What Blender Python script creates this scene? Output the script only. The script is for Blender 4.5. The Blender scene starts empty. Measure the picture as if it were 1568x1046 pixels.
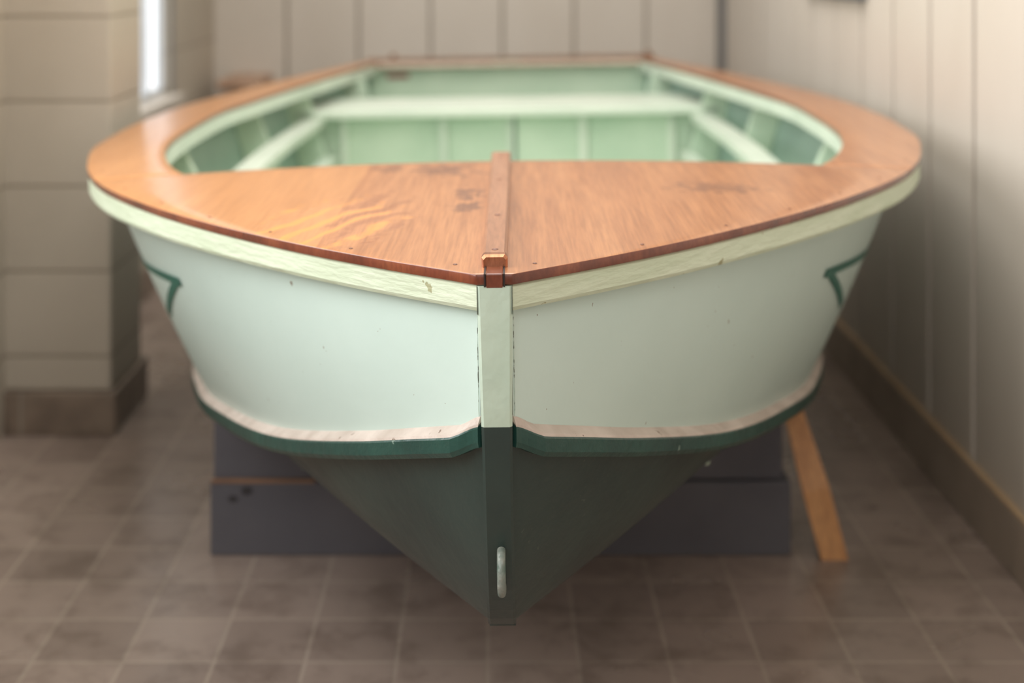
import bpy, bmesh, math
import numpy as np
from mathutils import Vector

H = 1.18
scene = bpy.context.scene
try:
    scene.view_settings.view_transform = 'Standard'
    scene.view_settings.look = 'None'
except Exception:
    pass

# ---------------------------------------------------------------- helpers
def lin(c):
    c = c/255.0
    return c/12.92 if c <= 0.04045 else ((c+0.055)/1.055)**2.4
def col(r, g, b): return (lin(r), lin(g), lin(b), 1.0)

def pchip(xs, ys):
    xs = np.array(xs, float); ys = np.array(ys, float)
    h = np.diff(xs); d = np.diff(ys)/h
    m = np.zeros(len(xs))
    for i in range(1, len(xs)-1):
        if d[i-1]*d[i] > 0:
            w1 = 2*h[i]+h[i-1]; w2 = h[i]+2*h[i-1]
            m[i] = (w1+w2)/(w1/d[i-1]+w2/d[i])
    m[0] = d[0]; m[-1] = d[-1]
    def f(x):
        x = min(max(x, xs[0]), xs[-1])
        i = int(min(max(np.searchsorted(xs, x)-1, 0), len(h)-1))
        t = (x-xs[i])/h[i]
        return float((2*t**3-3*t**2+1)*ys[i]+(t**3-2*t**2+t)*h[i]*m[i]+(-2*t**3+3*t**2)*ys[i+1]+(t**3-t**2)*h[i]*m[i+1])
    return f

class NT:
    def __init__(s, name):
        s.m = bpy.data.materials.new(name); s.m.use_nodes = True
        s.t = s.m.node_tree; s.b = s.t.nodes['Principled BSDF']
        s.tc = s.t.nodes.new('ShaderNodeTexCoord')
    def n(s, typ, **kw):
        nd = s.t.nodes.new(typ)
        for k, v in kw.items(): setattr(nd, k, v)
        return nd
    def l(s, a, b): s.t.links.new(a, b)
    def mapping(s, scale=(1,1,1), loc=(0,0,0), rot=(0,0,0), src=None):
        mp = s.n('ShaderNodeMapping'); mp.inputs['Scale'].default_value = scale
        mp.inputs['Location'].default_value = loc; mp.inputs['Rotation'].default_value = rot
        s.l(src or s.tc.outputs['Object'], mp.inputs['Vector']); return mp.outputs['Vector']
    def noise(s, vec, scale=5, detail=4, rough=0.5, dist=0.0):
        nd = s.n('ShaderNodeTexNoise'); nd.inputs['Scale'].default_value = scale
        nd.inputs['Detail'].default_value = detail; nd.inputs['Roughness'].default_value = rough
        nd.inputs['Distortion'].default_value = dist
        s.l(vec, nd.inputs['Vector']); return nd.outputs['Fac']
    def ramp(s, fac, stops):
        r = s.n('ShaderNodeValToRGB'); e = r.color_ramp.elements
        while len(e) < len(stops): e.new(0.5)
        for i, (p, c) in enumerate(stops):
            e[i].position = p; e[i].color = c if len(c) == 4 else (*c, 1)
        s.l(fac, r.inputs['Fac']); return r.outputs['Color']
    def math(s, op, a, b=None, c=None, clamp=False):
        nd = s.n('ShaderNodeMath', operation=op); nd.use_clamp = clamp
        for i, v in enumerate((a, b, c)):
            if v is None: continue
            if isinstance(v, (int, float)): nd.inputs[i].default_value = v
            else: s.l(v, nd.inputs[i])
        return nd.outputs[0]
    def mix(s, fac, a, b, mode='MIX'):
        nd = s.n('ShaderNodeMix', data_type='RGBA', blend_type=mode)
        for sock, v in ((nd.inputs[0], fac), (nd.inputs[6], a), (nd.inputs[7], b)):
            if isinstance(v, (int, float)): sock.default_value = v
            elif isinstance(v, tuple): sock.default_value = v
            else: s.l(v, sock)
        return nd.outputs[2]
    def bump(s, height, strength=0.3, dist=0.01):
        nd = s.n('ShaderNodeBump'); nd.inputs['Strength'].default_value = strength
        nd.inputs['Distance'].default_value = dist
        s.l(height, nd.inputs['Height']); s.l(nd.outputs['Normal'], s.b.inputs['Normal'])
    def base(s, c):
        if isinstance(c, tuple): s.b.inputs['Base Color'].default_value = c
        else: s.l(c, s.b.inputs['Base Color'])
    def rough(s, r):
        if isinstance(r, (int, float)): s.b.inputs['Roughness'].default_value = r
        else: s.l(r, s.b.inputs['Roughness'])

def painted(name, c, c2=None, rough=0.4, nscale=6, bump=0.05, bscale=60, stretch=(1,1,1), chips=None, coat=0.0, cth=.735, cs=55):
    M = NT(name)
    v = M.mapping(stretch)
    n = M.noise(v, nscale, 5)
    c2 = c2 or tuple([x*0.86 for x in c[:3]]+[1])
    cc = M.ramp(n, [(0.3, c2), (0.65, c)])
    if chips:
        ch = M.noise(M.mapping((1,1,1), (3,1,2)), cs, 3, 0.6)
        f = M.ramp(ch, [(cth, (0,0,0)), (cth+.015, (1,1,1))])
        cc = M.mix(f, cc, chips)
    M.base(cc); M.rough(rough)
    M.b.inputs['Coat Weight'].default_value = coat
    M.bump(M.noise(v, bscale, 3), bump, 0.01)
    return M.m

def wood(name, light, mid, dark, rough=0.3, coat=0.3, axis='Y', gs=1.0, metal=0):
    M = NT(name)
    sc = {'Y': (16*gs, 1.2*gs, 6*gs), 'X': (1.2*gs, 16*gs, 6*gs), 'Z': (12*gs, 12*gs, 1.2*gs)}[axis]
    v = M.mapping(sc)
    n1 = M.noise(v, 1.3, 5, 0.55, 0.6)
    n2 = M.noise(M.mapping(tuple(x*7 for x in sc)), 2.2, 3)
    cc = M.ramp(n1, [(0.25, dark), (0.5, mid), (0.75, light)])
    cc = M.mix(0.35, cc, M.ramp(n2, [(0.35, (0.45,0.4,0.4)), (0.6, (1,1,1))]), 'MULTIPLY')
    M.base(cc); M.rough(rough); M.b.inputs['Coat Weight'].default_value = coat
    M.b.inputs['Coat Roughness'].default_value = 0.12
    M.b.inputs['Metallic'].default_value = metal
    M.bump(n2, 0.08, 0.003)
    return M.m

def mesh_obj(name, verts, faces, mats, parent=None, smooth=False, midx=None, loc=(0,0,0)):
    me = bpy.data.meshes.new(name); me.from_pydata([tuple(v) for v in verts], [], faces)
    if not isinstance(mats, (list, tuple)): mats = [mats]
    for m in mats: me.materials.append(m)
    if midx:
        for p, i in zip(me.polygons, midx): p.material_index = i
    bm = bmesh.new(); bm.from_mesh(me)
    bmesh.ops.recalc_face_normals(bm, faces=bm.faces); bm.to_mesh(me); bm.free()
    if smooth:
        for p in me.polygons: p.use_smooth = True
    ob = bpy.data.objects.new(name, me); scene.collection.objects.link(ob)
    ob.location = loc
    if parent: ob.parent = parent
    return ob

def boxes(name, bl, mat, parent=None, bevel=0.0, seg=2, loc=(0,0,0)):
    V = []; F = []
    for (x0,x1,y0,y1,z0,z1) in bl:
        b = len(V)
        V += [(x0,y0,z0),(x1,y0,z0),(x1,y1,z0),(x0,y1,z0),(x0,y0,z1),(x1,y0,z1),(x1,y1,z1),(x0,y1,z1)]
        F += [tuple(b+i for i in f) for f in ((0,3,2,1),(4,5,6,7),(0,1,5,4),(1,2,6,5),(2,3,7,6),(3,0,4,7))]
    ob = mesh_obj(name, V, F, mat, parent, loc=loc)
    if bevel:
        md = ob.modifiers.new('bevel', 'BEVEL'); md.width = bevel; md.segments = seg; md.limit_method = 'ANGLE'
    return ob

def empty(name, loc=(0,0,0)):
    e = bpy.data.objects.new(name, None); e.empty_display_size = 0.1
    scene.collection.objects.link(e); e.location = loc; return e

def tube(name, pts, r, mat, parent=None, n=10):
    V = []; F = []
    pts = [Vector(p) for p in pts]
    up = Vector((1,0,0))
    for i, p in enumerate(pts):
        t = (pts[min(i+1,len(pts)-1)]-pts[max(i-1,0)]).normalized()
        a = up-t*up.dot(t)
        if a.length < 1e-3: a = Vector((0,0,1))-t*t.z
        a.normalize(); b = t.cross(a)
        rr = r[i] if isinstance(r, (list,tuple)) else r
        for k in range(n):
            an = 2*math.pi*k/n
            V.append(p+a*math.cos(an)*rr+b*math.sin(an)*rr)
    for i in range(len(pts)-1):
        for k in range(n):
            F.append((i*n+k, i*n+(k+1)%n, (i+1)*n+(k+1)%n, (i+1)*n+k))
    F.append(tuple(range(n))[::-1]); F.append(tuple((len(pts)-1)*n+k for k in range(n)))
    return mesh_obj(name, V, F, mat, parent, smooth=True)

# ---------------------------------------------------------------- materials
m_hull = painted('hull_mint_paint', col(198,216,208), col(190,209,201), 0.34, 3, 0.05, 40, chips=col(140,135,122), coat=0.12, cth=.722)
m_rail = painted('rubrail_pale_green_paint', col(209,219,195), col(196,208,181), 0.5, 9, 0.25, 30, stretch=(1,1,5), chips=col(165,165,130), cth=.70, cs=30)
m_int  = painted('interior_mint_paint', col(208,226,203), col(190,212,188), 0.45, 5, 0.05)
m_intd = painted('interior_mint_painted_shade', col(168,194,180), col(148,174,162), 0.5, 5, 0.05)  # same mint, darkened to paint shading onto the inner sides
m_seat = painted('seat_pale_mint_paint', col(220,230,214), col(206,219,202), 0.4, 6, 0.05)
m_green= painted('bottom_dark_green_paint', col(44,61,57), col(31,46,44), 0.45, 7, 0.1, 50, coat=0.1, chips=col(72,82,76), cth=.71)
m_greenr=painted('chine_green_paint', col(36,73,65), col(28,59,54), 0.35, 12, 0.2, 60, chips=col(110,130,120), cth=.71)
m_pink = painted('boot_stripe_paint', col(202,188,178), col(176,161,150), 0.5, 22, 0.2, 60, chips=col(125,104,90), cth=.68)
m_mark = painted('side_marking_paint', col(38,100,86), None, 0.4)
m_dark = painted('dark_gap', col(40,25,20), None, 0.7)
m_gap = painted('rail_gap_paint', col(92,96,80), None, 0.7)
m_edge = wood('mahogany_edge', col(146,80,50), col(118,58,38), col(86,42,28), 0.25, 0.5)
m_king = wood('mahogany_batten', col(206,150,116), col(188,130,96), col(156,102,72), 0.3, 0.5, metal=.2)
m_copper = wood('copper_end_cap', col(220,164,130), col(190,130,98), col(130,82,60), 0.3, 0.0, metal=.9)
m_brown= wood('weathered_brown_wood', col(160,124,98), col(138,104,80), col(108,78,58), 0.5, 0.1, 'X')
m_tan  = wood('tan_wood', col(205,170,145), col(190,155,130), col(160,125,102), 0.5, 0.1, 'Y')
m_pine = wood('pine_wood', col(222,166,110), col(204,146,92), col(168,112,68), 0.5, 0.05, 'Z')
m_tcap = wood('transom_cap_wood', col(222,205,188), col(212,192,174), col(192,168,150), 0.45, 0.1, 'X')
m_metal= painted('worn_metal', col(150,152,144), col(76,100,92), 0.4, 45, 0.3, 90)
m_screw= painted('screw_plug', col(120,70,46), None, 0.4)
m_block= painted('grey_painted_timber', col(98,97,103), col(84,83,90), 0.6, 4, 0.1, 40)
m_sign = painted('dark_sign', col(90,96,104), None, 0.5)
def seam_mat():
    M = NT('seam_crack')
    n = M.noise(M.mapping((1,1,1)), 70, 3, .6)
    M.base(M.ramp(n, [(.42, col(86,90,76)), (.50, col(186,202,192))])); M.rough(.6); return M.m
m_seam = seam_mat()

def deck_mat():
    M = NT('deck_varnished_mahogany')
    v = M.mapping((9, 0.7, 1))
    n1 = M.noise(v, 1.4, 5, 0.6, 0.8)
    n2 = M.noise(M.mapping((120, 4, 1)), 2.0, 4, .6)
    n3 = M.noise(M.mapping((30, 1.5, 1)), 2.0, 4, .6, .5)
    cc = M.ramp(n1, [(0.25, col(176,112,68)), (0.5, col(192,129,81)), (0.78, col(205,144,95))])
    cc = M.mix(0.48, cc, M.ramp(n2, [(0.35, (0.5,0.4,0.34)), (0.6, (1,1,1))]), 'MULTIPLY')
    cc = M.mix(0.36, cc, M.ramp(n3, [(0.35, (0.55,0.43,0.36)), (0.6, (1,1,1))]), 'MULTIPLY')
    sep = M.n('ShaderNodeSeparateXYZ'); M.l(M.tc.outputs['Object'], sep.inputs[0])
    X, Y = sep.outputs[0], sep.outputs[1]
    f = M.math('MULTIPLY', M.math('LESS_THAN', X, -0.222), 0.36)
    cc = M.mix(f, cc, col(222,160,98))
    dist = M.noise(M.mapping((1,1,1)), 42, 4, 0.65)
    def blob(cx, cy, rx, ry, am=4.0):
        a = M.math('DIVIDE', M.math('SUBTRACT', X, cx), rx); b = M.math('DIVIDE', M.math('SUBTRACT', Y, cy), ry)
        r = M.math('SQRT', M.math('ADD', M.math('MULTIPLY', a, a), M.math('MULTIPLY', b, b)))
        val = M.math('SUBTRACT', M.math('ADD', 1.0, M.math('MULTIPLY', M.math('SUBTRACT', dist, 0.5), am)), r)
        return M.math('MULTIPLY', val, 3.0, clamp=True)
    wv = M.n('ShaderNodeTexWave'); wv.inputs['Scale'].default_value = 8; wv.inputs['Distortion'].default_value = 7
    wv.inputs['Detail'].default_value = 2; wv.inputs['Detail Scale'].default_value = 1.2
    M.l(M.mapping((1,0.5,1), rot=(0,0,0.7)), wv.inputs['Vector'])
    st = M.ramp(wv.outputs['Fac'], [(0.70, (0,0,0)), (0.84, (1,1,1))])
    reg = blob(-0.225, 0.36, 0.10, 0.18, 2.0)
    cc = M.mix(M.math('MULTIPLY', M.math('MULTIPLY', st, reg), 0.75), cc, col(226,154,72))
    reg2 = blob(-0.17, 0.42, 0.06, 0.22, 3.0)
    st2 = M.ramp(wv.outputs['Fac'], [(0.2, (1,1,1)), (0.35, (0,0,0))])
    cc = M.mix(M.math('MULTIPLY', M.math('MULTIPLY', st2, reg2), 0.5), cc, col(146,86,52))
    for (cx, cy, rx, ry, a) in ((-0.09, 0.80, 0.045, 0.06, .75), (-0.19, 0.83, 0.03, 0.035, .6), (-0.047,0.56,0.018,0.05,.75), (-0.045,0.45,0.022,0.035,.75), (0.33,0.62,0.06,0.045,.55)):
        cc = M.mix(M.math('MULTIPLY', blob(cx,cy,rx,ry,6.0), a), cc, col(106,60,40))
    M.base(cc)
    M.rough(M.math('ADD', 0.34, M.math('MULTIPLY', reg, 0.12)))
    M.b.inputs['Coat Weight'].default_value = 0.5
    M.b.inputs['Coat Roughness'].default_value = 0.2
    M.bump(n2, 0.06, 0.003)
    return M.m
m_deck = deck_mat()

# ---------------------------------------------------------------- ROWBOAT
D0, D1 = 1.548, 5.2
DA = 2.44
boat = empty('rowboat', (0.0015, 1.546, H-0.36))
def L(x, D, z): return (x, D-1.546, z+0.36)

hw  = pchip([1.548,1.66,1.797,2.155,2.43,2.66,3.01,3.34,3.61,4.11,4.7,5.2],
            [.020,.140,.268,.539,.694,.780,.858,.876,.868,.796,.668,.545])
shz = pchip([1.548,2.0,2.66,3.2,5.2],[-.360,-.378,-.395,-.400,-.400])
chx = pchip([1.562,1.65,1.75,2.0,2.3,2.6,3.0,3.6,4.2,5.2],[.018,.090,.162,.308,.438,.548,.640,.672,.630,.470])
chz = pchip([1.562,1.65,1.75,2.0,2.3,2.6,3.0,3.6,4.2,5.2],[-.524,-.556,-.592,-.669,-.736,-.790,-.832,-.850,-.850,-.830])
kz  = pchip([1.562,1.60,1.66,1.72,1.80,2.0,2.6,3.6,5.2],[-.530,-.655,-.755,-.805,-.828,-.845,-.872,-.888,-.865])
kmap = pchip([1.562,1.62,1.75,2.05,2.5,3.2,5.2],[1.562,1.60,1.655,1.725,2.05,2.95,5.2])
opx = pchip([2.44,2.52,2.64,2.80,3.0,3.2,3.45,3.86,4.35,4.95,5.2],[.547,.583,.625,.666,.694,.704,.706,.660,.594,.506,.466])
cam = lambda x, D: 0.026*(hw(D)/.73)**1.3*(1-min(1,abs(x)/max(hw(D),.02))**2)
DT = 0.012
decktop = lambda x, D: shz(D)+DT+cam(x, D)

N = 90
ts = [i/(N-1) for i in range(N)]
def Dt(t, a, b=D1): return a+(b-a)*t**1.7
def curve_pts(fx, fz, a, b=D1):
    P = [(fx(Dt(t,a,b)), Dt(t,a,b), fz(Dt(t,a,b))) for t in ts]
    Nn = []
    for i in range(N):
        p = P[max(i-1,0)]; q = P[min(i+1,N-1)]
        tx, ty = q[0]-p[0], q[1]-p[1]; l = math.hypot(tx,ty) or 1
        Nn.append((ty/l, -tx/l))
    return P, Nn
SP, SN = curve_pts(hw, shz, D0)
CP, CN = curve_pts(chx, chz, 1.562)
KP = [(0.015, kmap(p[1]), kz(kmap(p[1]))) for p in CP]

HS = []
for p, n in zip(SP, SN):
    o = -(.020+.016*min(1, (p[1]-D0)/.6))
    HS.append((max(.018, p[0]+n[0]*o), min(p[1]+n[1]*o, D1), p[2]))
SIDE_V = 12
def side_pt(i, v, o=0.0):
    a, b = HS[i], CP[i]
    bl = 0.007*math.sin(math.pi*v)*min(1, i/15)
    n = SN[i]
    return (max(.016, a[0]+(b[0]-a[0])*v+n[0]*(bl+o)), a[1]+(b[1]-a[1])*v+n[1]*(bl+o), a[2]+(b[2]-a[2])*v)

def grid(rows, closed=False, flip=False, base=0):
    F = []
    nr, nc = len(rows), len(rows[0])
    for r in range(nr-1 if not closed else nr):
        for c in range(nc-1):
            a = base+r*nc+c; b = base+((r+1)%nr)*nc+c
            F.append((a, a+1, b+1, b))
    return F
def build_rows(name, rows, mat, closed=False, smooth=True, caps=False, mats=None):
    V = []; F = []
    for sg in (1, -1):
        base = len(V)
        for r in rows:
            V += [L(sg*p[0], p[1], p[2]) for p in r]
        F += grid(rows, closed, base=base)
        if caps:
            nc = len(rows[0])
            F.append(tuple(base+k*nc for k in range(len(rows))))
            F.append(tuple(base+k*nc+nc-1 for k in range(len(rows))))
    return mesh_obj(name, V, F, mats or mat, boat, smooth=smooth)

build_rows('hull_sides', [[side_pt(i, v/SIDE_V) for i in range(N)] for v in range(SIDE_V+1)], m_hull)
def bot_pt(i, v, o=0):
    a, b = CP[i], KP[i]
    s = -0.012*math.sin(math.pi*v)*min(1, i/12)
    return (a[0]+(b[0]-a[0])*v, a[1]+(b[1]-a[1])*v, a[2]+(b[2]-a[2])*v+o+s)
build_rows('hull_bottom', [[bot_pt(i, v/10) for i in range(N)] for v in range(11)], m_green)
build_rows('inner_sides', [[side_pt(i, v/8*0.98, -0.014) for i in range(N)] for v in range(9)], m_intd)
build_rows('inner_bottom', [[(max(0,bot_pt(i, v/6)[0]-.012*(1-v/6)-.015*(v/6)), bot_pt(i,v/6)[1], bot_pt(i, v/6)[2]+.014) for i in range(N)] for v in range(7)], m_int)
# transom
i = N-1
out = [HS[i], side_pt(i,.5), CP[i], (0, D1, kz(D1))]
pl = [(p[0], p[2]) for p in out[:3]]
poly = pl+[(0, kz(D1))]+[(-x, z) for x, z in pl[::-1]]
poly = poly + [(0, shz(D1)+.01)]
V = [L(x, D1-.03, z) for x, z in poly]+[L(x, D1+.0, z) for x, z in poly]
n = len(poly)
F = [tuple(range(n)), tuple(range(n, 2*n))]+[(k,(k+1)%n,n+(k+1)%n,n+k) for k in range(n)]
mesh_obj('transom', V, F, m_int, boat)
boxes('transom_cap', [(-.52,.52,D1-.075-1.546,D1+.005-1.546,-.045,-.031)], m_tcap, boat, .004)
boxes('stern_rail', [(-.52,.54,D1+.02-1.546,D1+.06-1.546,-.060,-.017),(-.43,-.41,D1+.025-1.546,D1+.055-1.546,-.017,.001),(.50,.53,D1+.025-1.546,D1+.055-1.546,-.017,-.004)], m_brown, boat, .005)
boxes('transom_plate', [(-.44,-.36,D1-.036-1.546,D1-.03-1.546,-.085,-.068)], painted('plate_red', col(170,100,90)), boat)

# rub rail
def rail_rows():
    rows = []
    prof = [(-.036,.0),(-.006,.0),(-.003,-.10),(-.003,-.80),(-.006,-.95),(-.014,-1.0),(-.040,-1.0)]
    for o, f in prof:
        r = []
        for p, nn in zip(SP, SN):
            hh = .031+.006*min(1, (p[1]-D0)/1.0)
            r.append((max(.018, p[0]+nn[0]*o), min(D1, p[1]+nn[1]*o), p[2]+f*hh))
        rows.append(r)
    return rows
ob = build_rows('rub_rail', rail_rows(), m_rail, closed=True, caps=True, smooth=False)

def chine_rows(prof):
    rows = []
    for o, dz in prof:
        r = []
        for p, nn in zip(CP, CN):
            k = min(1, max(0, (p[0]-.018)/.025)); k = k*k*(3-2*k)
            r.append((max(.016, p[0]+nn[0]*o*(.25+.75*k)), min(D1, p[1]+nn[1]*o*(.25+.75*k)), p[2]+dz+ (1-k)*.008))
        rows.append(r)
    return rows
build_rows('chine_rail', chine_rows([(-.004,.003),(.0145,-.001),(.017,-.004),(.017,-.019),(.013,-.025),(-.006,-.025)]), m_greenr, closed=True, caps=True, smooth=False)
build_rows('boot_stripe', chine_rows([(-.006,.010),(.002,.0085),(.014,.001),(.0155,-.002),(-.004,.000)]), m_pink, closed=True, caps=True, smooth=False)

# stem post
stem = pchip([-.83,-.815,-.805,-.755,-.66,-.527,-.43,-.36],[1.80,1.735,1.705,1.645,1.590,1.553,1.547,1.546])
def stem_part(name, z0, z1, mat, nseg=18):
    rows = []
    for k in range(nseg+1):
        z = z0+(z1-z0)*k/nseg
        w = .0165+.003*max(0, min(1, (z+.55)/.19))
        D = stem(z)
        rows.append([(-w, D+.06, z), (-w, D+.003, z), (-w+.003, D, z), (w-.003, D, z), (w, D+.003, z), (w, D+.06, z)])
    V = [L(*p) for r in rows for p in r]
    F = grid(rows)
    F.append(tuple(range(6))); F.append(tuple(nseg*6+k for k in range(6)))
    return mesh_obj(name, V, F, mat, boat)
stem_part('stem_upper', -.516, -.361, painted('stem_paint', col(194,211,194), col(181,200,183), .5, 12, .2, 40, chips=col(120,120,95), cth=.70))
stem_part('stem_lower', -.83, -.516, m_green)
for s in (1,-1):
    pts = []
    for q in range(0, 25):
        v = q/24*.93+.07
        pr = side_pt(0, v)
        for i in range(1, N):
            p = side_pt(i, v)
            if p[0] > .0197: break
            pr = p
        f = (.0197-pr[0])/(p[0]-pr[0])
        y = pr[1]+(p[1]-pr[1])*f
        pts.append(L(s*(.0197+.0002*math.sin(q*2.3)), y-.0004, p[2]))
    tube('stem_seam', pts, .0006, m_seam, boat, 6)
    boxes('rail_end_gap', [(s*.0194-.0002, s*.0194+.0002, .0012, .01, -.032, -.001)], m_gap, boat)
# keel
kk = [(1.74+ (5.2-1.74)*k/30) for k in range(31)]
rows = [[(-.016, D, kz(D)+.01), (-.016, D, kz(D)-.008), (.016, D, kz(D)-.008), (.016, D, kz(D)+.01)] for D in kk]
V = [L(*p) for r in rows for p in r]; F = grid(rows)+[(0,1,2,3), tuple(120+k for k in range(4))]
mesh_obj('keel', V, F, m_green, boat)
tube('bow_eye', [L(.002,1.612,-.664),L(.002,1.592,-.667),L(.002,1.576,-.672),L(.002,1.570,-.682),L(.002,1.571,-.698),L(.002,1.578,-.709),L(.002,1.594,-.715),L(.002,1.625,-.717)], .0048, m_metal, boat, 12)

# deck
def deck():
    V = []; F = []
    K = 24
    fore = [D0+(DA-D0)*(k/40)**1.3 for k in range(41)]
    for D in fore:
        for c in range(K+1):
            x = hw(D)*(2*c/K-1)
            V.append(L(x, D, decktop(x, D)))
    for r in range(40):
        for c in range(K):
            a = r*(K+1)+c; F.append((a, a+1, a+K+2, a+K+1))
    K2 = 6
    aft = [DA+(5.2-DA)*(k/60) for k in range(61)]
    for sg in (1,-1):
        b = len(V)
        for D in aft:
            for c in range(K2+1):
                x = opx(D)+(hw(D)-opx(D))*c/K2
                V.append(L(sg*x, D, decktop(x, D)))
        for r in range(60):
            for c in range(K2):
                a = b+r*(K2+1)+c; F.append((a, a+1, a+K2+2, a+K2+1))
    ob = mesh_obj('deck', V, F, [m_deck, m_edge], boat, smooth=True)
    me = ob.data
    bm = bmesh.new(); bm.from_mesh(me)
    for f in bm.faces:
        if f.normal.z < 0: f.normal_flip()
    bm.to_mesh(me); bm.free()
    md = ob.modifiers.new('thick', 'SOLIDIFY'); md.thickness = DT; md.offset = -1; md.material_offset_rim = 1
    bv = ob.modifiers.new('bev', 'BEVEL'); bv.width = .003; bv.segments = 2; bv.limit_method = 'ANGLE'; bv.angle_limit = 1.0
    return ob
deck()
def coaming():
    rows = []
    Ds = [DA+.005+(5.16-DA-.005)*k/60 for k in range(61)]
    P = [(opx(D), D, decktop(opx(D), D)-.010) for D in Ds]
    Nn = []
    for i in range(61):
        p = P[max(i-1,0)]; q = P[min(i+1,60)]
        tx, ty = q[0]-p[0], q[1]-p[1]; l = math.hypot(tx,ty); Nn.append((ty/l,-tx/l))
    for o, dz in ((-.001,-.001),(.014,-.001),(.014,-.034),(-.001,-.034)):
        rows.append([(p[0]+n[0]*o, p[1]+n[1]*o, p[2]+dz) for p, n in zip(P, Nn)])
    build_rows('coaming', rows, m_seat, closed=True, caps=True, smooth=False)
coaming()
rows = []
for k in range(21):
    x = -.54+1.08*k/20
    z = decktop(x, DA)-DT
    rows.append([(x,DA-.04,z),(x,DA-.005,z),(x,DA-.005,z-.045),(x,DA-.04,z-.045)])
V = [L(*p) for r in rows for p in r]; F = []
for r in range(20):
    for c in range(4): F.append((r*4+c, r*4+(c+1)%4, (r+1)*4+(c+1)%4, (r+1)*4+c))
mesh_obj('deck_beam', V, F, m_seat, boat)
rows = []
for k in range(31):
    D = 1.592+(DA+.02-1.592)*k/30
    w = .0135+.003*(k/30)
    z = decktop(0, min(D,DA)); hgt = .013
    rows.append([(-w,D,z-.002),(-w,D,z+hgt-.003),(-w+.003,D,z+hgt),(w-.003,D,z+hgt),(w,D,z+hgt-.003),(w,D,z-.002)])
V = [L(*p) for r in rows for p in r]; F = grid(rows)+[tuple(range(6)), tuple(180+k for k in range(6))]
mesh_obj('king_batten', V, F, m_king, boat)
zc = decktop(0,1.585)+.36
V=[];F=[]
ys_=[(1.597-1.546,.0145),(1.5855-1.546,.0145),(1.582-1.546,.0125)]
for (y,w) in ys_:
    f = .0 if y>.037 else .0025
    V += [(-w,y,zc-.001),(-w,y,zc+.011-f),(-w+.003,y,zc+.0142-f),(w-.003,y,zc+.0142-f),(w,y,zc+.011-f),(w,y,zc-.001)]
for r in range(2):
    for c in range(6): F.append((r*6+c,r*6+(c+1)%6,(r+1)*6+(c+1)%6,(r+1)*6+c))
F += [tuple(range(6)),tuple(range(12,18))]
mesh_obj('batten_end_cap', V, F, m_copper, boat)
zc = decktop(0,1.56)
boxes('bow_block', [(-.0095,.0095,1.5455-1.546,1.584-1.546,zc+.36-.015,zc+.36+.001)], m_edge, boat, .0015)
boxes('bow_seam', [(-.0115,-.0095,1.5452-1.546,1.584-1.546,zc+.36-.0135,zc+.36+.0008),(.0095,.0115,1.5452-1.546,1.584-1.546,zc+.36-.0135,zc+.36+.0008)], m_dark, boat)
def discs(name, pts, r, mat):
    V = []; F = []
    for (x, D, z) in pts:
        b = len(V)
        for k in range(10):
            a = 2*math.pi*k/10; V.append(L(x+r*math.cos(a), D+r*math.sin(a), z))
        V.append(L(x, D, z+.0008))
        for k in range(10): F.append((b+k, b+(k+1)%10, b+10))
    mesh_obj(name, V, F, mat, boat)
pts = []
for D in (1.60,1.72,1.86,2.0,2.15,2.32,2.55,2.8):
    x = hw(D)-.022
    if D < 1.65: x = .045
    for s in (1,-1): pts.append((s*x, D+.004, decktop(x, D)+.0006))
discs('deck_screws', pts, .0028, m_screw)
discs('batten_screws', [(0,1.62,decktop(0,1.62)+.0135),(0,1.85,decktop(0,1.85)+.0135),(0,2.15,decktop(0,2.15)+.0135),(0,2.40,decktop(0,2.40)+.0135)], .004, m_screw)

def inner_x(D, z):
    a = hw(D)-.045; za = shz(D); b = chx(D); zb = chz(D)
    v = min(1, max(0, (z-za)/(zb-za))); return a+(b-a)*v-.018
def plate(name, prof, Da, Db, mat, bevel=.003):
    n = len(prof)
    V = [L(x, Da, z) for x, z in prof]+[L(x, Db, z) for x, z in prof]
    F = [tuple(range(n)), tuple(range(n,2*n))]+[(k,(k+1)%n,n+(k+1)%n,n+k) for k in range(n)]
    ob = mesh_obj(name, V, F, mat, boat)
    if bevel:
        md = ob.modifiers.new('b','BEVEL'); md.width = bevel; md.segments = 2; md.limit_method='ANGLE'
    return ob
zs = -.475
V = []
for z in (zs, zs-.026):
    for D in (4.38, 4.76):
        for s in (-1,1): V.append(L(s*inner_x(D, z), D, z))
F = [(0,1,3,2),(4,6,7,5),(0,4,5,1),(2,3,7,6),(0,2,6,4),(1,5,7,3)]
ob = mesh_obj('stern_seat', V, F, m_seat, boat)
md = ob.modifiers.new('b','BEVEL'); md.width=.006; md.segments=3
D = 4.45
plate('stern_bulkhead', [(-inner_x(D,-.5),-.5),(inner_x(D,-.5),-.5),(inner_x(D,-.83)-.01,-.83),(0,-.865),(-inner_x(D,-.83)+.01,-.83)], D, D+.012, m_int, 0)
boxes('bulkhead_battens', [(x-.012,x+.012,4.43-1.546,4.45-1.546,-.47,-.14) for x in (-.20,.235)]+[(.0,.018,4.435-1.546,4.45-1.546,-.47,-.14)]+[(-.52,-.50,4.43-1.546,4.45-1.546,-.40,-.14),(.50,.52,4.43-1.546,4.45-1.546,-.40,-.14)], m_seat, boat, .002)
boxes('bulkhead_seam', [(.019,.028,4.447-1.546,4.45-1.546,-.47,-.14)], painted('seam_dark_paint', col(110,135,120)), boat)  # darker seam line beside the centre batten
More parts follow.
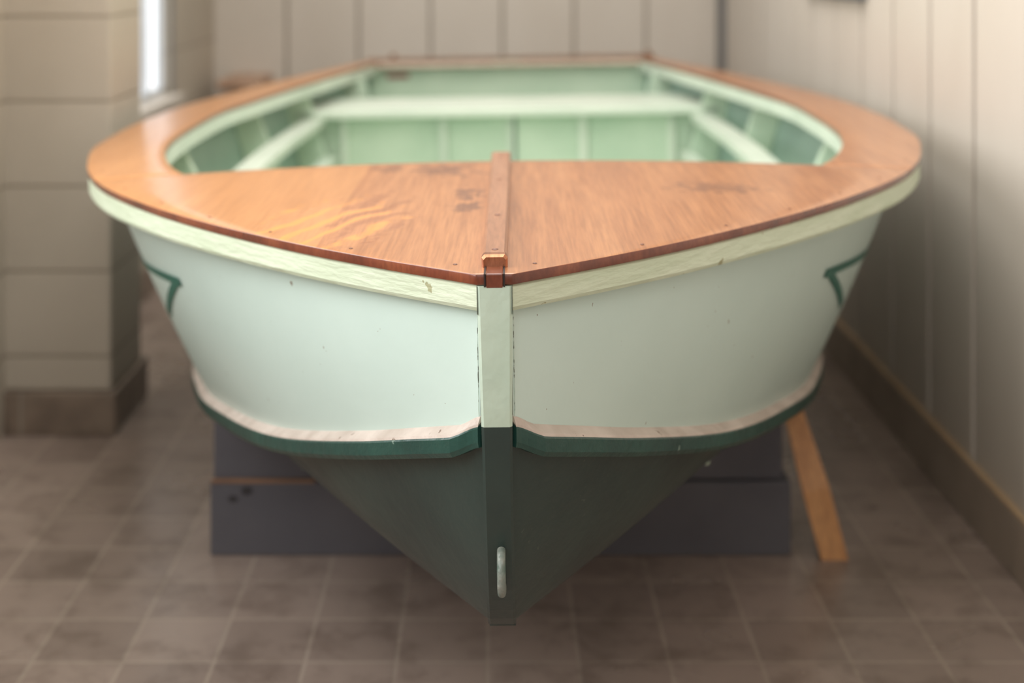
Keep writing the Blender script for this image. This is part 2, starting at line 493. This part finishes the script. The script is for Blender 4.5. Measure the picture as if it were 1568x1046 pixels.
for nm, xo, wd, z, th in (('side_benches', .565, .062, -.50, .022), ('lower_stringers', .53, .04, -.62, .02)):
    V = []; F = []
    for s in (1,-1):
        b = len(V)
        Ds = [2.9+(4.42-2.9)*k/20 for k in range(21)]
        for D in Ds:
            xi = xo + .02*math.sin((D-2.9)/1.52*math.pi)
            for (x, zz) in ((xi,z),(xi+wd,z),(xi+wd,z-th),(xi,z-th)): V.append(L(s*x, D, zz))
        for r in range(20):
            for c in range(4): F.append((b+r*4+c, b+r*4+(c+1)%4, b+(r+1)*4+(c+1)%4, b+(r+1)*4+c))
        F.append((b,b+1,b+2,b+3)); F.append(tuple(b+80+k for k in range(4)))
    mesh_obj(nm, V, F, m_seat, boat)
for j, D in enumerate((3.25, 3.95, 4.38, 4.9)):
    for s in (1,-1):
        z1 = -.425; z2 = chz(D)+.03
        prof = [(s*(inner_x(D,z1)+.015), z1), (s*(inner_x(D,z1)-.06), z1), (s*(inner_x(D,-.62)-.075), -.62), (s*(inner_x(D,z2)-.06), z2), (s*(inner_x(D,z2)+.01), z2)]
        plate('frame_%d%s' % (j+1, 's' if s > 0 else 'p'), prof, D, D+.028, m_int)
boxes('floorboards', [(x-.06,x+.06,2.3-1.546,4.43-1.546,-.470,-.458) for x in (-.27,-.135,0,.135,.27)], m_int, boat, .003)

def side_at(D, z, o=.0018):
    best = None
    for i in range(N-1):
        a, b = side_pt(i, 0), side_pt(i, 1)
        v = (z-a[2])/(b[2]-a[2])
        p = side_pt(i, v, o)
        if p[1] >= D:
            if best:
                f = (D-best[1])/(p[1]-best[1]); return tuple(best[k]+(p[k]-best[k])*f for k in range(3))
            return p
        best = p
    return best
def marking(path, w):
    V = []; F = []
    for s in (1,-1):
        n = 30
        for k in range(len(path)-1):
            (Da,za),(Db,zb) = path[k], path[k+1]
            l = math.hypot(Db-Da, zb-za); nx, nz = -(zb-za)/l, (Db-Da)/l
            bb = len(V)
            for q in range(n+1):
                f = q/n; D = Da+(Db-Da)*f; z = za+(zb-za)*f
                for e in (-.5,.5):
                    p = side_at(D+nx*w*e, z+nz*w*e); V.append(L(s*p[0], p[1], p[2]))
            for q in range(n): F.append((bb+2*q, bb+2*q+1, bb+2*q+3, bb+2*q+2))
    mesh_obj('side_marking', V, F, m_mark, boat)
marking([(3.3,-.63),(2.255,-.511),(2.50,-.625)], .014)
marking([(2.27,-.513),(2.235,-.509)], .014)

boat.rotation_euler = (0, math.radians(-0.95), math.radians(-0.8))

# ---------------------------------------------------------------- supports
cr = empty('boat_cradle', (0,0,0))
boxes('lower_timber', [(-.555,.585,2.79,2.98,0.0,.145)], m_block, cr, .004)
boxes('upper_timber', [(-.55,.57,2.80,2.97,.146,.292)], m_block, cr, .004)
cr2 = empty('boat_cradle.001', (0,0,0))
boxes('lower_timber_2', [(-.45,.50,4.6,4.79,0.0,.145)], m_block, cr2, .004)
boxes('upper_timber_2', [(-.44,.48,4.61,4.78,.146,.285)], m_block, cr2, .004)
boxes('painted_lit_edge', [(-.553,-.35,2.7885,2.80,.1435,.149)], m_brown, cr)  # brown strip paints the lit top edge of the lower timber
V=[];F=[]
for (x,z,r) in ((-.51,.112,.010),(-.483,.128,.012)):
    b=len(V)
    for k in range(14):
        a=2*math.pi*k/14; V.append((x+r*math.cos(a),2.7893,z+r*.7*math.sin(a)))
    F.append(tuple(range(b,b+14)))
mesh_obj('bolt_holes', V, F, painted('hole_dark', col(56,54,58)), cr)
V = []
pl = [((.585,2.86,.262),(.618,2.86,.280)),((.610,2.80,.12),(.662,2.80,.132)),((.640,2.77,0.0),(.692,2.77,0.0))]
for (a,b) in pl:
    V += [a,b,(b[0]+.003,b[1]+.035,b[2]),(a[0]+.003,a[1]+.035,a[2])]
F=[(0,1,2,3),(8,11,10,9)]
for r in range(2):
    for c in range(4): F.append((r*4+c,r*4+(c+1)%4,(r+1)*4+(c+1)%4,(r+1)*4+c))
mesh_obj('pine_plank', V, F, m_pine)

# ---------------------------------------------------------------- ROOM
XR, XL, DB, ZT = 1.0, -1.2, 6.13, 2.7
def floor_mat():
    M = NT('quarry_tile')
    bt = M.n('ShaderNodeTexBrick'); bt.offset = 0.0; bt.squash = 1.0
    v = M.mapping((1,1,1), (0.010,0.06,0))
    M.l(v, bt.inputs['Vector'])
    bt.inputs['Scale'].default_value = 1.0
    bt.inputs['Brick Width'].default_value = .152; bt.inputs['Row Height'].default_value = .152
    bt.inputs['Mortar Size'].default_value = .004; bt.inputs['Mortar Smooth'].default_value = .4
    bt.inputs['Bias'].default_value = 0.0
    bt.inputs['Color1'].default_value = col(172,154,143); bt.inputs['Color2'].default_value = col(154,137,127)
    bt.inputs['Mortar'].default_value = col(182,166,153)
    n = M.noise(M.mapping(), 9, 6, .7, .3)
    n2 = M.noise(M.mapping(), 2.2, 3, .5)
    c = M.mix(.5, bt.outputs['Color'], M.ramp(n, [(.38,(.48,.44,.41)),(.52,(1.0,1.0,1.0)),(.75,(1.12,1.1,1.08))]), 'MULTIPLY')
    c = M.mix(.5, c, M.ramp(n2, [(.35,(.72,.70,.68)),(.62,(1.05,1.04,1.03))]), 'MULTIPLY')
    M.base(c)
    M.rough(M.math('ADD', .16, M.math('MULTIPLY', M.noise(M.mapping(), 4, 3), .3)))
    h = M.math('ADD', M.math('MULTIPLY', bt.outputs['Fac'], -1.0), M.math('MULTIPLY', n, .3))
    M.bump(h, .3, .004)
    return M.m
mesh_obj('floor', [(-2.2,-1.56,0),(XR+.1,-1.56,0),(XR+.1,DB+.1,0),(-2.2,DB+.1,0)], [(0,1,2,3)], floor_mat())

m_panel = painted('panel_paint', col(211,202,191), col(203,193,181), .55, 2.5, .05, 30, stretch=(1,1,.5))
m_groove = painted('panel_groove', col(158,147,134), None, .7)
def cmu():
    M = NT('painted_block_wall')
    sep = M.n('ShaderNodeSeparateXYZ'); M.l(M.tc.outputs['Object'], sep.inputs[0])
    cb = M.n('ShaderNodeCombineXYZ')
    M.l(M.math('ADD', sep.outputs[0], sep.outputs[1]), cb.inputs[0]); M.l(M.math('ADD', sep.outputs[2], 0.018), cb.inputs[1])
    bt = M.n('ShaderNodeTexBrick'); M.l(cb.outputs[0], bt.inputs['Vector'])
    bt.offset = 0
    bt.inputs['Scale'].default_value = 1; bt.inputs['Brick Width'].default_value = 40; bt.inputs['Row Height'].default_value = .209
    bt.inputs['Mortar Size'].default_value = .0045; bt.inputs['Mortar Smooth'].default_value = .5
    bt.inputs['Color1'].default_value = col(190,180,165); bt.inputs['Color2'].default_value = col(186,176,161)
    bt.inputs['Mortar'].default_value = col(152,140,124)
    n = M.noise(M.mapping(), 5, 5)
    M.base(M.mix(.4, bt.outputs['Color'], M.ramp(n, [(.3,(.85,.85,.84)),(.7,(1,1,1))]), 'MULTIPLY'))
    M.rough(.6)
    M.bump(M.math('ADD', M.math('MULTIPLY', bt.outputs['Fac'], -1.0), M.math('MULTIPLY', M.noise(M.mapping(), 60, 3), .2)), .5, .008)
    return M.m
m_cmu = cmu()

bl = []
edges = [XL-.02]
e = -.58-.31
while e < XR:
    edges.append(e); e += .31
edges = sorted(set([q for q in edges if q > XL-.05]))+[XR+.02]
for a, b in zip(edges[:-1], edges[1:]):
    bl.append((a+.006, b-.006, DB, DB+.02, 0, ZT))
w = empty('wall_back'); boxes('boards', bl, m_panel, w, .003); boxes('backing', [(XL-.25,XR+.25,DB+.010,DB+.06,0,ZT)], m_groove, w)
bl = []
ys = [-1.5]
q = 2.96-.3*14
while q < DB:
    if q > -1.5: ys.append(q)
    q += .3
ys.append(DB)
for a, b in zip(ys[:-1], ys[1:]): bl.append((XR, XR+.02, a+.011, b-.011, 0, ZT))
w = empty('wall_right'); boxes('boards_r', bl, m_panel, w, .003); boxes('backing_r', [(XR+.011,XR+.06,-1.5,DB+.06,0,ZT)], painted('panel_groove_dark', col(104,90,77), None, .7), w)
boxes('baseboard_right', [(XR-.016,XR,-1.5,DB,0,.12)], painted('baseboard_paint', col(178,164,150), col(160,147,133), .5), None, .003)
boxes('trim_1', [(XR-.016,XR,-1.5,DB,.121,.127)], painted('trim_tan', col(190,162,128), col(176,146,112)), None, .002)
boxes('trim_corner', [(XR-.03,XR,DB-.03,DB,0,ZT)], painted('trim_dark', col(130,128,126)), None, .003)
boxes('wall_front_light_block', [(XL-.05,XR+.06,-1.56,-1.5,0,1.1),(XL-.05,XR+.06,-1.56,-1.5,2.55,ZT),(XL-.05,XL+.1,-1.56,-1.5,1.1,2.55),(XR-.1,XR+.06,-1.56,-1.5,1.1,2.55)], m_panel)  # unseen wall behind the camera, added to keep light off the low parts
w3 = empty('added_window_3')  # unseen frame for the high opening, added with the light-blocking wall
boxes('frame_3', [(a,a+.05,-1.54,-1.51,1.1,2.55) for a in (XL+.1,-.13,XR-.15)]+[(XL+.1,XR-.1,-1.54,-1.51,1.1,1.15),(XL+.1,XR-.1,-1.54,-1.51,2.5,2.55)], m_panel, w3)
wz0, wz1, wd0, wd1 = .66, 2.1, 4.0, 5.28
WT = .05
boxes('wall_left', [(XL-WT,XL,wd1,DB+.06,0,ZT),(XL-WT,XL,3.6,wd0,0,ZT),(XL-WT,XL,wd0,wd1,0,wz0),(XL-WT,XL,wd0,wd1,wz1,ZT),
                    (XL-WT,XL,2.7,3.6,0,ZT),(XL-WT,XL,.2,2.7,0,.9),(XL-WT,XL,.2,2.7,2.35,ZT),(XL-WT,XL,-1.5,.2,0,ZT)], m_cmu)
p = empty('pillar')
boxes('blocks', [(-1.7,-.94,3.5,3.80,.105,ZT)], m_cmu, p, .008)
m_bt = painted('base_tile', col(140,124,110), col(112,98,86), .4, 12, .1)
boxes('base_tiles', [(-1.7,-.925,3.485,3.815,0,.105)], m_bt, p, .005)
boxes('base_joints', [(-1.16,-1.154,3.4835,3.49,0,.105)], m_groove, p)
boxes('baseboard_left', [(XL,XL+.015,3.82,DB,0,.105)], m_bt, None, .003)
m_wf = painted('window_frame_paint', col(225,230,236), None, .4)
m_wd = painted('window_frame_dark', col(130,128,126), None, .4)
w1 = empty('window_1')
fr = []
for a in (wd0, 5.0, wd1-.03): fr.append((XL-.04, XL-.02, a, a+.03, wz0, wz1))
fr += [(XL-.04,XL-.02,wd0,wd1,wz0,wz0+.03),(XL-.04,XL-.02,wd0,wd1,wz1-.03,wz1)]
boxes('frame', fr, m_wf, w1, .003)
boxes('casing', [(XL-.0,XL+.010,wd1,wd1+.03,wz0-.02,wz1)], m_wd, w1, .003)
boxes('sill', [(XL-.04,XL+.05,wd0-.03,wd1+.04,wz0-.03,wz0+.002)], m_panel, w1, .004)
w2 = empty('window_2')
fr = [(XL-.04,XL-.01,a,a+.05,.9,2.35) for a in (.2,1.4,2.65)]+[(XL-.04,XL-.01,.2,2.7,.9,.945),(XL-.04,XL-.01,.2,2.7,2.3,2.35)]
boxes('frame_2', fr, m_wf, w2, .003)
boxes('ceiling', [(XL-.2,XR+.1,-1.56,DB+.06,ZT,ZT+.08)], painted('ceiling_paint', col(225,222,215), None, .7))
sh = empty('wooden_shelf')
boxes('shelf_board', [(-1.125,-.945,5.78,DB,.630,.668)], m_tan, sh, .01)
boxes('shelf_bracket', [(-1.06,-1.03,5.90,DB,.55,.630)], m_tan, sh, .004)
boxes('wall_sign', [(XR-.025,XR,3.80,4.50,1.055,1.5)], m_sign, None, .004)

# ---------------------------------------------------------------- lights
def area(name, loc, rot, sx, sy, power, c=(1,1,1)):
    ld = bpy.data.lights.new(name, 'AREA'); ld.shape = 'RECTANGLE'; ld.size = sx; ld.size_y = sy; ld.energy = power; ld.color = c
    o = bpy.data.objects.new(name, ld); scene.collection.objects.link(o); o.location = loc; o.rotation_euler = rot; return o
area('window_daylight', (XL-.3, 1.45, 1.65), (0, math.radians(-90), 0), 1.5, 2.4, 50, (1,.99,.97))
area('ceiling_fill', (-.1, 3.3, 2.65), (0,0,0), 1.4, 3.6, 58, (1,.985,.96))  # added overhead fill to even out the room, no fixture known there
area('ceiling_fill.001', (-.1, -.3, 2.65), (math.radians(12),0,0), 1.6, 1.6, 25, (1,.99,.97))  # second added fill, above the camera and tilted to the bow
wd = bpy.data.worlds.new('world'); scene.world = wd; wd.use_nodes = True
bg = wd.node_tree.nodes['Background']; bg.inputs[0].default_value = (.96,.985,1,1); bg.inputs[1].default_value = 1.5

# ---------------------------------------------------------------- camera
cd = bpy.data.cameras.new('camera'); co = bpy.data.objects.new('camera', cd); scene.collection.objects.link(co)
co.location = (0,0,H); co.rotation_euler = (math.radians(90),0,0)
cd.lens = 50; cd.sensor_width = 36; cd.shift_x = .0185; cd.shift_y = -.378
cd.dof.use_dof = True; cd.dof.focus_distance = 1.60; cd.dof.aperture_fstop = 2.5
cd.clip_start = .05
scene.camera = co
